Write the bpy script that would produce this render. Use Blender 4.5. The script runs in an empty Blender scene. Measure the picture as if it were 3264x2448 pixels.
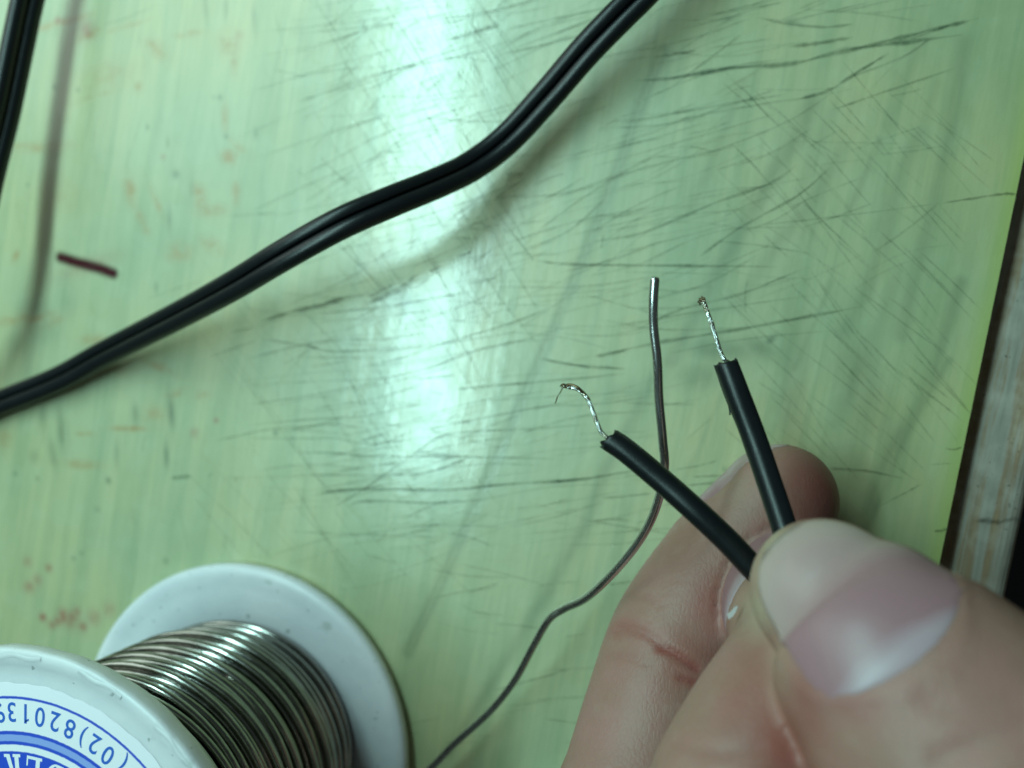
import bpy, bmesh, math, random
import numpy as np
from mathutils import Vector, Matrix
from mathutils.kdtree import KDTree

random.seed(7)
rng = np.random.default_rng(11)
sc = bpy.context.scene
COL = sc.collection

# ------------------------------------------------------------------ camera
F_PX, CX, CY = 2770.0, 1632.0, 1224.0        # focal length and centre in photo pixels (3264 x 2448)
H = 109.5                                     # camera height over the board, mm
down = np.array([0.249, -0.017, 1.0]); down /= np.linalg.norm(down)   # straight down, in camera axes (right, down, forward)
zw = -down
xw = np.array([1., 0, 0]) - down[0]*down; xw /= np.linalg.norm(xw)
yw = np.cross(zw, xw)
R = np.array([xw, yw, zw])                    # camera axes -> world
def P(px, py, z=0.0):
    """point of the place seen at photo pixel (px, py) at height z mm over the board (mm)"""
    d = R @ np.array([(px-CX)/F_PX, (py-CY)/F_PX, 1.0])
    return np.array([0, 0, H]) + d*((z-H)/d[2])
def pxmm(px, py, z):
    """photo pixels per mm at that point"""
    p = P(px, py, z) - np.array([0, 0, H])
    return F_PX/(p @ (R @ np.array([0, 0, 1.0])))
cam = bpy.data.cameras.new('camera')
cam.sensor_width = 36; cam.lens = F_PX/3264*36
cam.clip_start = 0.001; cam.clip_end = 20
cam.dof.use_dof = True; cam.dof.focus_distance = 0.087; cam.dof.aperture_fstop = 19
co = bpy.data.objects.new('camera', cam); COL.objects.link(co)
cr, cu, cb = R @ np.array([1., 0, 0]), R @ np.array([0, -1., 0]), R @ np.array([0, 0, -1.])
M = Matrix([[cr[i], cu[i], cb[i], 0] for i in range(3)] + [[0, 0, 0, 1]])
M[0][3], M[1][3], M[2][3] = 0, 0, H*1e-3
co.matrix_world = M
sc.camera = co

# ------------------------------------------------------------------ light
w = bpy.data.worlds.new('World'); sc.world = w; w.use_nodes = True
bg = w.node_tree.nodes['Background']
bg.inputs[0].default_value = (0.52, 0.68, 0.64, 1); bg.inputs[1].default_value = 0.07
def area(name, loc, target, sx, sy, power, color, spin=0.0):
    l = bpy.data.lights.new(name, 'AREA'); l.shape = 'RECTANGLE'; l.size = sx; l.size_y = sy
    l.energy = power; l.color = color
    o = bpy.data.objects.new(name, l); COL.objects.link(o); o.location = loc
    d = Vector(target) - Vector(loc)
    o.rotation_euler = d.to_track_quat('-Z', 'Y').to_euler()
    return o
# tube lamp to the left, hung low for falloff, running up the picture
area('tube_light', (-0.146, 0.155, 0.30), (-0.146, 0.155, 0), 0.030, 0.414, 1.30, (0.56, 1.0, 0.96))
# added broad fill from the upper left, brightening that side of the board
area('left_fill_light', (-0.34, 0.24, 0.23), (-0.05, 0, 0), 0.20, 0.36, 0.46, (0.78, 1.0, 0.90))
sc.view_settings.view_transform = 'Standard'
sc.view_settings.look = 'None'
sc.view_settings.exposure = 0.0
sc.view_settings.gamma = 1.0
sc.cycles.max_bounces = 8
sc.cycles.transparent_max_bounces = 48
sc.cycles.caustics_reflective = False
sc.cycles.caustics_refractive = False

# ------------------------------------------------------------------ helpers
def mesh_obj(name, V, Fc, mat=None, parent=None, smooth=True, attrs=None):
    me = bpy.data.meshes.new(name)
    V = np.asarray(V, float)*1e-3
    me.from_pydata(V.tolist(), [], [tuple(f) for f in Fc])
    if attrs:
        for k, a in attrs.items():
            at = me.attributes.new(k, 'FLOAT', 'POINT'); at.data.foreach_set('value', np.asarray(a, np.float32))
    if smooth: me.polygons.foreach_set('use_smooth', [True]*len(me.polygons))
    me.update()
    o = bpy.data.objects.new(name, me); COL.objects.link(o)
    if mat: me.materials.append(mat)
    if parent: o.parent = parent
    return o
def grid_mesh(name, X, Y, Z, mat, parent=None, attrs=None, smooth=True):
    ny, nx = X.shape
    V = np.stack([X, Y, Z], -1).reshape(-1, 3).astype(np.float32)*1e-3
    idx = np.arange(nx*ny).reshape(ny, nx)
    q = np.stack([idx[:-1, :-1], idx[:-1, 1:], idx[1:, 1:], idx[1:, :-1]], -1).reshape(-1, 4)
    me = bpy.data.meshes.new(name)
    me.vertices.add(len(V)); me.vertices.foreach_set('co', V.ravel())
    me.loops.add(q.size); me.loops.foreach_set('vertex_index', q.ravel().astype(np.int32))
    me.polygons.add(len(q)); me.polygons.foreach_set('loop_start', (np.arange(len(q))*4).astype(np.int32))
    me.polygons.foreach_set('use_smooth', np.full(len(q), smooth))
    me.update(calc_edges=True)
    for k, a in (attrs or {}).items():
        at = me.attributes.new(k, 'FLOAT', 'POINT'); at.data.foreach_set('value', a.ravel().astype(np.float32))
    me.materials.append(mat)
    o = bpy.data.objects.new(name, me); COL.objects.link(o)
    if parent: o.parent = parent
    return o
def thing(name, label, cat, group=None, loc=(0, 0, 0)):
    o = bpy.data.objects.new(name, None); COL.objects.link(o); o.empty_display_size = 0.005
    o['label'] = label; o['category'] = cat
    if group: o['group'] = group
    return o
def tag(o, label, cat):
    o['label'] = label; o['category'] = cat; return o
def spline(pts, n):
    """Catmull-Rom through rows of pts, n samples per span"""
    p = np.asarray(pts, float)
    q = np.vstack([2*p[0]-p[1], p, 2*p[-1]-p[-2]])
    out = []
    for i in range(1, len(q)-2):
        for t in np.arange(n)/n:
            a, b, c, d = q[i-1:i+3]
            out.append(0.5*((2*b)+(-a+c)*t+(2*a-5*b+4*c-d)*t*t+(-a+3*b-3*c+d)*t**3))
    out.append(q[-2]); return np.array(out)
def frames(C, up):
    T = np.gradient(C, axis=0); T /= np.linalg.norm(T, axis=1)[:, None]
    U = np.empty_like(C); u = np.asarray(up, float)
    for i, t in enumerate(T):
        u2 = u - (u@t)*t; u2 /= np.linalg.norm(u2); U[i] = u2; u = u2 if up is None else np.asarray(up, float)*0.3+u2*0.7
    S = np.cross(T, U)
    return T, U, S
def sweep(C, prof, up=(0, 0, 1), scale=None, twist=None, cap=True):
    """sweep closed profile prof (k x 2: side, up) along C"""
    T, U, S = frames(C, up); k = len(prof); V = []
    for i in range(len(C)):
        s = 1 if scale is None else scale[i]
        a = 0 if twist is None else twist[i]
        c, sn = math.cos(a), math.sin(a)
        for (x, y) in prof:
            xx, yy = (x*c-y*sn)*s, (x*sn+y*c)*s
            V.append(C[i]+S[i]*xx+U[i]*yy)
    Fc = []
    for i in range(len(C)-1):
        for j in range(k):
            a, b = i*k+j, i*k+(j+1) % k
            Fc.append((a, b, b+k, a+k))
    if cap:
        n0 = len(V); V.append(C[0]); V.append(C[-1])
        for j in range(k):
            Fc.append((n0, (j+1) % k, j)); e = (len(C)-1)*k
            Fc.append((n0+1, e+j, e+(j+1) % k))
    return np.array(V), Fc
def circle(r, k): return [(r*math.cos(2*math.pi*j/k), r*math.sin(2*math.pi*j/k)) for j in range(k)]

# node shorthand
class NT:
    def __init__(s, name):
        s.m = bpy.data.materials.new(name); s.m.use_nodes = True
        s.t = s.m.node_tree; s.b = s.t.nodes['Principled BSDF']; s.out = s.t.nodes['Material Output']
    def n(s, typ, ins=None, **kw):
        nd = s.t.nodes.new(typ)
        for k, v in kw.items(): setattr(nd, k, v)
        for k, v in (ins or {}).items(): s.set(nd.inputs[k], v)
        return nd
    def set(s, sock, v):
        if isinstance(v, bpy.types.NodeSocket): s.t.links.new(v, sock)
        else: sock.default_value = v
    def bs(s, **kw):
        for k, v in kw.items(): s.set(s.b.inputs[k.replace('_', ' ')], v)
    def math(s, op, a, b=0.0, c=0.0, clamp=False):
        nd = s.n('ShaderNodeMath', operation=op, use_clamp=clamp)
        s.set(nd.inputs[0], a); s.set(nd.inputs[1], b); s.set(nd.inputs[2], c); return nd.outputs[0]
    def mix(s, f, a, b, typ='MIX'):
        nd = s.n('ShaderNodeMix', data_type='RGBA', blend_type=typ, clamp_factor=True)
        s.set(nd.inputs[0], f); s.set(nd.inputs[6], a); s.set(nd.inputs[7], b); return nd.outputs[2]
    def attr(s, name): return s.n('ShaderNodeAttribute', attribute_name=name).outputs['Fac']
    def obj(s, scale=(1, 1, 1), rot=(0, 0, 0)):
        tc = s.n('ShaderNodeTexCoord')
        mp = s.n('ShaderNodeMapping', {'Vector': tc.outputs['Object']}); mp.inputs['Scale'].default_value = scale
        mp.inputs['Rotation'].default_value = rot
        return mp.outputs[0]
    def noise(s, vec, scale, detail=3, rough=0.55, dist=0.0):
        return s.n('ShaderNodeTexNoise', {'Vector': vec, 'Scale': scale, 'Detail': detail, 'Roughness': rough, 'Distortion': dist}).outputs['Fac']
    def ramp(s, f, stops, interp='LINEAR'):
        nd = s.n('ShaderNodeValToRGB', {'Fac': f}); cr = nd.color_ramp; cr.interpolation = interp
        while len(cr.elements) < len(stops): cr.elements.new(0.5)
        for e, (p, c) in zip(cr.elements, stops):
            e.position = p; e.color = (c, c, c, 1) if isinstance(c, (int, float)) else (*c, 1)
        return nd.outputs[0]
    def bump(s, h, strength, dist, base=None):
        nd = s.n('ShaderNodeBump', {'Height': h, 'Strength': strength, 'Distance': dist})
        if base is not None: s.set(nd.inputs['Normal'], base)
        return nd.outputs[0]

def simple(name, col, rough=0.5, metal=0.0, **kw):
    m = NT(name); m.bs(Base_Color=(*col, 1), Roughness=rough, Metallic=metal, **kw); return m.m

# ------------------------------------------------------------------ the table, floor
E0, E1 = P(3262, 505), P(2995, 1790)           # right edge of the board
ev = E0-E1; ev[2] = 0; ev /= np.linalg.norm(ev)   # along the edge, up the picture
en = np.array([ev[1], -ev[0], 0])                # outward (right)
BOARD_T = 3.6
ang = math.atan2(ev[1], ev[0]) - math.pi/2
def B(u, v, z=0.0):
    """board coordinates: u mm to the left of the right edge, v mm along it"""
    return E1 - en*u + ev*v + np.array([0, 0, z])

def wood_mat():
    m = NT('worn_laminate'); v = m.obj(rot=(0, 0, -ang))
    st = m.n('ShaderNodeMapping', {'Vector': v}); st.inputs['Scale'].default_value = (1, 0.06, 1)
    g = m.noise(st.outputs[0], 420, 6, 0.62, 0.6); g2 = m.noise(st.outputs[0], 1500, 4, 0.7)
    c = m.ramp(g, [(0.30, (0.34, 0.29, 0.25)), (0.46, (0.50, 0.43, 0.36)), (0.55, (0.40, 0.24, 0.14)), (0.64, (0.52, 0.37, 0.21)), (0.8, (0.56, 0.48, 0.40))])
    sx = m.n('ShaderNodeSeparateXYZ', {'Vector': v}).outputs[0]
    c = m.mix(m.math('MULTIPLY', g2, 0.5), c, (0.11, 0.13, 0.11, 1))
    pale = m.noise(v, 260, 3)
    c = m.mix(m.ramp(pale, [(0.45, 0.0), (0.75, 0.55)]), c, (0.66, 0.58, 0.50, 1))
    sp = m.noise(v, 1500, 2, 0.5)
    c = m.mix(m.ramp(sp, [(0.70, 0.0), (0.76, 0.8)]), c, (0.03, 0.03, 0.025, 1))
    m.bs(Base_Color=c, Roughness=0.55, Normal=m.bump(g2, 0.35, 0.0002)); return m.m
WOOD = wood_mat()
# table edge line seen at lower right
TE = P(3243, 1790, -BOARD_T); tw = float((TE-E1) @ en)
def rounded_slab(name, u0, u1, v0, v1, ztop, th, rad, mat, parent=None, nseg=6):
    """slab in board axes with a rounded right edge at u0 (u runs left)"""
    prof = []
    for i in range(nseg+1):
        a = math.pi/2*i/nseg
        prof.append((u0+rad-rad*math.sin(a), ztop-rad+rad*math.cos(a)))
    prof = [(u1, ztop)] + prof + [(u0, ztop-th), (u1, ztop-th)]
    V = []; k = len(prof)
    for v in (v0, v1):
        for (u, z) in prof: V.append(B(u, v, z))
    Fc = [(j, (j+1) % k, (j+1) % k+k, j+k) for j in range(k)] + [tuple(range(k))[::-1], tuple(range(k, 2*k))]
    return mesh_obj(name, V, Fc, mat, parent, smooth=False)
table = thing('table', 'worn grey and brown wooden table under the pale green cutting board', 'table')
top = rounded_slab('table_top', -tw, 700, -420, 480, -BOARD_T, 22, 2.2, WOOD, table)
# a cut in the table top, lower right
def ribbon_mesh(lines, name, mat, parent, z0, dz):
    """thin strips: lines = [(pts_xy (n x 2 world mm), width mm, strength, warmth)]"""
    V, Fc, A, S_, W_ = [], [], [], [], []
    for li, (pts, wd, st, wm) in enumerate(lines):
        pts = np.asarray(pts); n = len(pts); t = np.gradient(pts, axis=0); t /= np.linalg.norm(t, axis=1)[:, None]+1e-9
        nn = np.c_[-t[:, 1], t[:, 0]]; z = z0 + dz*li
        f = np.linspace(0, 1, n); taper = np.clip(np.minimum(f, 1-f)*7, 0.10, 1)**0.6
        wob = 1+0.35*np.sin(f*31+li)+0.25*np.sin(f*77+2*li)
        b = len(V)
        for i in range(n):
            ww = wd*0.5*taper[i]*wob[i]*1.35
            for s in (-1, 0, 1):
                V.append((*(pts[i]+nn[i]*ww*s), z)); A.append(1-abs(s)); S_.append(st*taper[i]*0.86); W_.append(wm)
        for i in range(n-1):
            a = b+i*3
            Fc += [(a, a+1, a+4, a+3), (a+1, a+2, a+5, a+4)]
    return mesh_obj(name, V, Fc, mat, parent, smooth=True, attrs={'prof': A, 'str': S_, 'warm': W_})
def scratch_mat(name, cold, warm):
    m = NT(name)
    nz = m.noise(m.obj(), 2600, 3, 0.7); nz2 = m.noise(m.obj(), 260, 2)
    a = m.math('POWER', m.attr('prof'), 0.8)
    a = m.math('MULTIPLY', a, m.attr('str'))
    a = m.math('MULTIPLY', a, m.ramp(nz, [(0.30, 0.5), (0.62, 1.0)]))
    a = m.math('MULTIPLY', a, m.ramp(nz2, [(0.33, 0.45), (0.6, 1.0)]), clamp=True)
    m.bs(Base_Color=m.mix(m.attr('warm'), (*cold, 1), (*warm, 1)), Roughness=0.7, Alpha=a); return m.m
SCR = scratch_mat('scratch_dirt', (0.025, 0.075, 0.035), (0.07, 0.075, 0.02))
cut = [P(3110+i*14, 1664-4*math.sin(i*.9)-i*0.7, -BOARD_T)[:2] for i in range(12)]
o = ribbon_mesh([(cut, 0.55, 0.9, 0.4)], 'knife_cut', scratch_mat('cut_dirt', (0.02, 0.03, 0.02), (0.03, 0.03, 0.02)), table, -BOARD_T+0.02, 0)

m = NT('dark_floor'); m.bs(Base_Color=m.mix(m.noise(m.obj(), 3), (0.018, 0.018, 0.022, 1), (0.035, 0.033, 0.04, 1)), Roughness=0.6)
fl = mesh_obj('floor', [(-3000, -3000, -720), (3000, -3000, -720), (3000, 3000, -720), (-3000, 3000, -720)], [(0, 1, 2, 3)], m.m, smooth=False)
fl['kind'] = 'structure'

# ------------------------------------------------------------------ the cutting board
def board_mat():
    m = NT('green_board_plastic'); v = m.obj(rot=(0, 0, -ang)); ov = m.obj()
    st = m.n('ShaderNodeMapping', {'Vector': v}); st.inputs['Scale'].default_value = (1, 0.07, 1)
    streak = m.noise(st.outputs[0], 260, 4, 0.6, 0.4)
    fine = m.noise(st.outputs[0], 1300, 3, 0.6)
    cloud = m.noise(ov, 34, 3, 0.5)
    blot = m.noise(ov, 210, 4, 0.6)
    base = m.mix(m.ramp(cloud, [(0.35, 0.0), (0.68, 1.0)]), (0.43, 0.48, 0.285, 1), (0.56, 0.515, 0.265, 1))
    base = m.mix(m.math('MULTIPLY', m.ramp(streak, [(0.42, 0.0), (0.62, 1.0)]), 0.38), base, (0.21, 0.31, 0.16, 1))
    base = m.mix(m.math('MULTIPLY', m.ramp(blot, [(0.50, 0.0), (0.68, 1.0)]), 0.20), base, (0.51, 0.57, 0.38, 1))
    base = m.mix(m.math('MULTIPLY', m.ramp(fine, [(0.45, 0.0), (0.7, 1.0)]), 0.16), base, (0.20, 0.30, 0.15, 1))
    # the plastic's yellow green, with the glow of light in the edge painted in
    base = m.mix(m.math('MULTIPLY', m.attr('edge'), 0.60), base, (0.42, 0.50, 0.10, 1))
    sn = m.noise(ov, 420, 4, 0.65)
    br = m.math('MULTIPLY', m.attr('brown'), m.ramp(sn, [(0.34, 0.1), (0.62, 1.0)]))
    base = m.mix(m.math('MULTIPLY', br, 1.35, clamp=True), base, (0.42, 0.27, 0.10, 1))
    rd = m.math('MULTIPLY', m.attr('red'), m.ramp(sn, [(0.30, 0.3), (0.6, 1.0)]), clamp=True)
    base = m.mix(rd, base, (0.34, 0.06, 0.04, 1))
    base = m.mix(m.attr('ink'), base, (0.06, 0.003, 0.008, 1))
    gr = m.math('MULTIPLY', m.attr('grime_shade'), m.ramp(blot, [(0.30, 0.6), (0.6, 1.0)]))
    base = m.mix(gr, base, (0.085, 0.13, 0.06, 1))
    rough = m.math('MULTIPLY_ADD', blot, 0.12, 0.42)
    h = m.math('ADD', m.math('MULTIPLY', m.noise(ov, 330, 3, 0.6), 1.0), m.math('MULTIPLY', streak, 0.7))
    nb = m.bump(h, 0.10, 0.0005)
    m.bs(Base_Color=base, Roughness=rough, Normal=nb, IOR=1.5, Specular_IOR_Level=m.math('MULTIPLY_ADD', m.attr('ink'), -0.9, 1.0), Coat_Weight=1.0, Coat_Roughness=m.math('MULTIPLY_ADD', blot, 0.16, 0.10), Coat_Normal=m.bump(h, 0.07, 0.0005))
    return m.m
BOARDM = board_mat()
board = thing('cutting_board', 'scratched pale green plastic cutting board lying on the worn wooden table', 'cutting board')
# axes: u (left of the edge), v (along the edge)
def uv_of(p): d = p-E1; return -(d@en), d@ev
cell = 0.30
u = np.concatenate([np.arange(0, 205, cell), np.linspace(206, 330, 12)])
vmin = min(uv_of(P(x, y))[1] for x in (0, 3264) for y in (0, 2448))-8
vmax = max(uv_of(P(x, y))[1] for x in (0, 3264) for y in (0, 2448))+8
v = np.concatenate([np.linspace(-190, vmin-1, 10), np.arange(vmin, vmax, cell), np.linspace(vmax+1, 260, 10)])
UU, VV = np.meshgrid(u, v)
X = E1[0]-en[0]*UU+ev[0]*VV; Y = E1[1]-en[1]*UU+ev[1]*VV
Z = np.zeros_like(X)
# slight swell of the plastic sheet
Z += 0.10*np.sin(X*0.045+0.6)*np.cos(Y*0.03)
def blob(arr, px, py, rx, ry, amt, rot=0.0):
    c = P(px, py); k = pxmm(px, py, 0); a = math.radians(rot)
    dx, dy = (X-c[0])*k, (Y-c[1])*k
    xx = dx*math.cos(a)+dy*math.sin(a); yy = -dx*math.sin(a)+dy*math.cos(a)
    np.maximum(arr, min(1, amt*1.65)*np.exp(-((xx/rx)**2+(yy/ry)**2)), out=arr)
def stroke(arr, pts, wpx, amt, soft=0.35):
    pts = [P(*p) for p in pts]
    for a, b in zip(pts[:-1], pts[1:]):
        k = 22.0; d = (b-a)[:2]; L = d@d
        t = np.clip(((X-a[0])*d[0]+(Y-a[1])*d[1])/L, 0, 1)
        r = np.hypot(X-a[0]-t*d[0], Y-a[1]-t*d[1])*k
        np.maximum(arr, amt*np.clip((wpx/2-r)/(wpx*soft)+0.5, 0, 1), out=arr)
brown = np.zeros_like(X); red = np.zeros_like(X); ink = np.zeros_like(X); grime_shade = np.zeros_like(X); edge = np.zeros_like(X)
edge = np.exp(-(UU/1.5)**2)*0.85 + 0.16*np.exp(-(UU/14)**2)
z4 = 1/1.3825
for (x, y, rx, ry, a, r) in [(270, 100, 120, 14, .65, -8), (400, 150, 60, 14, .5, -20), (560, 115, 90, 12, .35, -10), (830, 150, 60, 14, .45, 0),
        (690, 215, 60, 30, .45, 40), (1010, 190, 45, 50, .5, 0), (1030, 260, 22, 60, .35, 0), (610, 380, 20, 24, .45, 0), (990, 520, 18, 60, .42, 0),
        (1010, 690, 40, 30, .6, 20), (1040, 640, 60, 20, .35, 40), (575, 840, 26, 60, .5, -15), (630, 980, 22, 50, .4, -30), (690, 890, 16, 70, .32, -25), (880, 870, 30, 60, .5, -20),
        (930, 930, 70, 26, .35, 0), (1040, 850, 20, 60, .35, 0), (930, 1080, 60, 30, .4, 20), (790, 1110, 70, 40, .35, 0), (70, 1130, 26, 14, .5, -60),
        (430, 420, 110, 10, .28, -10), (60, 1410, 90, 22, .4, -10), (180, 1400, 80, 16, .4, -15), (420, 1500, 70, 22, .4, 0), (700, 1620, 70, 14, .45, 20),
        (540, 1640, 60, 20, .35, 0), (120, 640, 90, 12, .35, 0), (480, 340, 130, 60, .22, 0), (250, 870, 130, 90, .16, 0)]:
    blob(brown, x*z4, y*z4, rx*z4*1.1, ry*z4*1.1, a, -r)
for (x, y, rx, ry, a) in [(140, 470, 90, 18, .4), (260, 1480, 70, 14, .4)]:
    blob(brown, x, y, rx, ry, a)
z7 = 1/1.843
for (x, y, rx, ry, a, r) in [(760, 860, 110, 16, .6, 0), (500, 890, 60, 14, .45, 0), (1040, 650, 70, 18, .6, -15), (1190, 665, 50, 26, .4, 0), (940, 490, 40, 16, .4, -15),
        (900, 780, 90, 60, .28, 0), (300, 240, 100, 30, .35, -20), (20, 900, 60, 90, .3, 0)]:
    blob(brown, x*z7, 900+y*z7, rx*z7, ry*z7, a, -r)
for (x, y, r, a) in [(155, 1810, 13, .75), (120, 1850, 20, .3), (95, 1872, 22, .35), (137, 1968, 13, .95), (166, 1991, 14, .95), (200, 1965, 24, .5), (230, 1975, 28, .45), (262, 1998, 17, .6),
        (185, 1978, 16, .55), (245, 1950, 16, .4), (300, 1968, 26, .3), (350, 1945, 26, .22), (90, 1790, 18, .25), (688, 1340, 8, .7), (1290, 1345, 8, .0), (620, 1380, 16, .25), (185, 65, 12, .5), (60, 62, 30, .3), (275, 95, 34, .35), (520, 500, 10, .3), (760, 120, 16, .3)]:
    blob(red, x, y, r, r, a)
stroke(ink, [(193, 820), (250, 838), (320, 856), (362, 872)], 34, 1.0, 0.45)
blob(ink, 190, 822, 15, 15, .5); blob(red, 275, 848, 120, 26, .22, 14)
for (x, y, rx, ry, a, r) in [(2420, 1110, 60, 32, .40, -25), (2300, 1115, 110, 36, .38, -5), (2455, 1085, 28, 12, .45, 40), (2230, 1200, 80, 40, .26, 0), (2010, 1250, 90, 40, .14, 0),
        (1275, 960, 80, 40, .30, -10), (2320, 60, 20, 10, .3, 0), (2520, 72, 24, 10, .4, -8), (1795, 985, 12, 12, .35, 0), (2310, 1495, 7, 7, .4, 0),
        (346, 1532, 8, 10, .7, 0), (877, 1380, 8, 8, .6, 0), (530, 1475, 9, 7, .4, 0), (50, 1510, 7, 7, .4, 0), (120, 1525, 7, 7, .35, 0), (310, 1624, 9, 7, .3, 0), (700, 310, 8, 8, .5, 0),
        (470, 405, 6, 8, .4, 0), (535, 455, 7, 18, .35, 0), (720, 435, 8, 8, .35, 0), (680, 310, 6, 6, .3, 0), (560, 555, 14, 14, .4, 0), (815, 425, 9, 16, .3, 0), (610, 600, 10, 40, .18, 0),
        (174, 278, 7, 7, .5, 0), (248, 287, 7, 7, .45, 0), (540, 700, 8, 40, .3, 0), (497, 915, 7, 18, .3, 0), (90, 590, 4, 5, .6, 0),
        (137, 1330, 16, 44, .25, 0), (195, 1370, 16, 66, .34, 5), (170, 1450, 14, 50, .34, 10), (430, 1320, 12, 34, .35, 0), (545, 1310, 13, 60, .48, 4), (530, 1450, 10, 44, .46, 2), (372, 1450, 10, 44, .25, 0),
        (655, 20, 10, 50, .3, 4), (720, 25, 9, 40, .25, 0), (810, 60, 9, 50, .25, 4), (1050, 30, 12, 40, .22, 0), (950, 90, 26, 60, .12, 20),
        (235, 1780, 8, 8, .3, 0), (528, 1788, 9, 9, .35, 0), (260, 1763, 9, 6, .28, 0), (110, 1455, 22, 22, .2, 0), (2520, 1795, 8, 5, .5, 0)]:
    blob(grime_shade, x, y, rx, ry, a, r)
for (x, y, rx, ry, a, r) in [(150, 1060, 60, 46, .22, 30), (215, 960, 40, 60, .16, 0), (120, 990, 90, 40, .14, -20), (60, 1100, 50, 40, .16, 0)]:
    blob(grime_shade, x, y, rx, ry, a, r)
# long soft streaks: some are painted wire shadows, those at the right the grain
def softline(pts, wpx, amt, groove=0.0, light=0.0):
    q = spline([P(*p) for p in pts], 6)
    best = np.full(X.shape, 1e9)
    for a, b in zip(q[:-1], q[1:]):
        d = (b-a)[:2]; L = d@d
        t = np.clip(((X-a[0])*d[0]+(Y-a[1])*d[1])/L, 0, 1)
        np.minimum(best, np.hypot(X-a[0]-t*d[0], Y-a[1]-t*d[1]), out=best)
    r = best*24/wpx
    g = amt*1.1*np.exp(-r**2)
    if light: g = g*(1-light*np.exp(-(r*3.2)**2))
    np.maximum(grime_shade, g, out=grime_shade)
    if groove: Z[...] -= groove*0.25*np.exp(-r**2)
k5 = 1/1.3293
S5 = lambda L: [(1600+x*k5, y*k5) for x, y in L]
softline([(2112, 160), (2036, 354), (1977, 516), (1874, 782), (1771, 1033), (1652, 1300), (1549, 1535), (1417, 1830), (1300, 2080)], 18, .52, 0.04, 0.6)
softline(S5([(1310, 440), (1240, 600), (1130, 770), (1000, 1010), (870, 1240), (720, 1530)]), 26, .38, 0.02)  # soft wire shadow painted into the board colour, with a faint groove
softline([(2080, 1210), (1930, 1500), (1830, 1740), (1640, 2060), (1430, 2400)], 20, .34)  # lower run of the painted wire shadow
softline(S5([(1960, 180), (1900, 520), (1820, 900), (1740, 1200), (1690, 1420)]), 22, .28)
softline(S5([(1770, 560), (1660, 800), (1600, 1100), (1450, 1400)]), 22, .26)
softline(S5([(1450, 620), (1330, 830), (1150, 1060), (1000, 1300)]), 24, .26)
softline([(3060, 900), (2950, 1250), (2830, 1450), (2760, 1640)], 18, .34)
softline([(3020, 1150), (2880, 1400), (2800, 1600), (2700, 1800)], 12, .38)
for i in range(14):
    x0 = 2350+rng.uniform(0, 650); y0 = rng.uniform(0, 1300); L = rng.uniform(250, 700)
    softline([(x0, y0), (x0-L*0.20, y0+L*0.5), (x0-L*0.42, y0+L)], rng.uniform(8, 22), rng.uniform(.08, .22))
keep = UU >= 0
surface = grid_mesh('board_surface', X, Y, Z, BOARDM, board, {'brown': brown, 'red': red, 'ink': ink, 'grime_shade': grime_shade, 'edge': edge})
# body under the surface sheet
V = [B(0, -190, -0.35), B(330, -190, -0.35), B(330, 260, -0.35), B(0, 260, -0.35), B(0, -190, -BOARD_T+.004), B(330, -190, -BOARD_T+.004), B(330, 260, -BOARD_T+.004), B(0, 260, -BOARD_T+.004)]
ms = NT('board_core'); ms.bs(Base_Color=(0.32, 0.50, 0.12, 1), Roughness=0.45)
mesh_obj('board_core', V, [(0, 1, 2, 3), (7, 6, 5, 4), (0, 4, 5, 1), (1, 5, 6, 2), (2, 6, 7, 3), (3, 7, 4, 0)], ms.m, board, smooth=False)
# worn rim closing the sheet to the core on the right
vv = np.linspace(-190, 260, 900); jit = 0.05*np.sin(vv*1.3)+0.04*np.sin(vv*4.1+1)+rng.normal(0, 0.02, 900)
rim = []
for k, (du, z) in enumerate([(0.25, 0.03), (0.0, -0.06), (-0.12, -0.35), (-0.12, -2.7), (0.1, -BOARD_T+.004)]):
    rim.append([B(du+jit[i]*(1 if k in (1, 2) else .3), vv[i], z) for i in range(900)])
rim = np.array(rim)
grid_mesh('rim', rim[:, :, 0], rim[:, :, 1], rim[:, :, 2], BOARDM, board, {'edge': np.ones(rim.shape[:2])})

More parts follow.
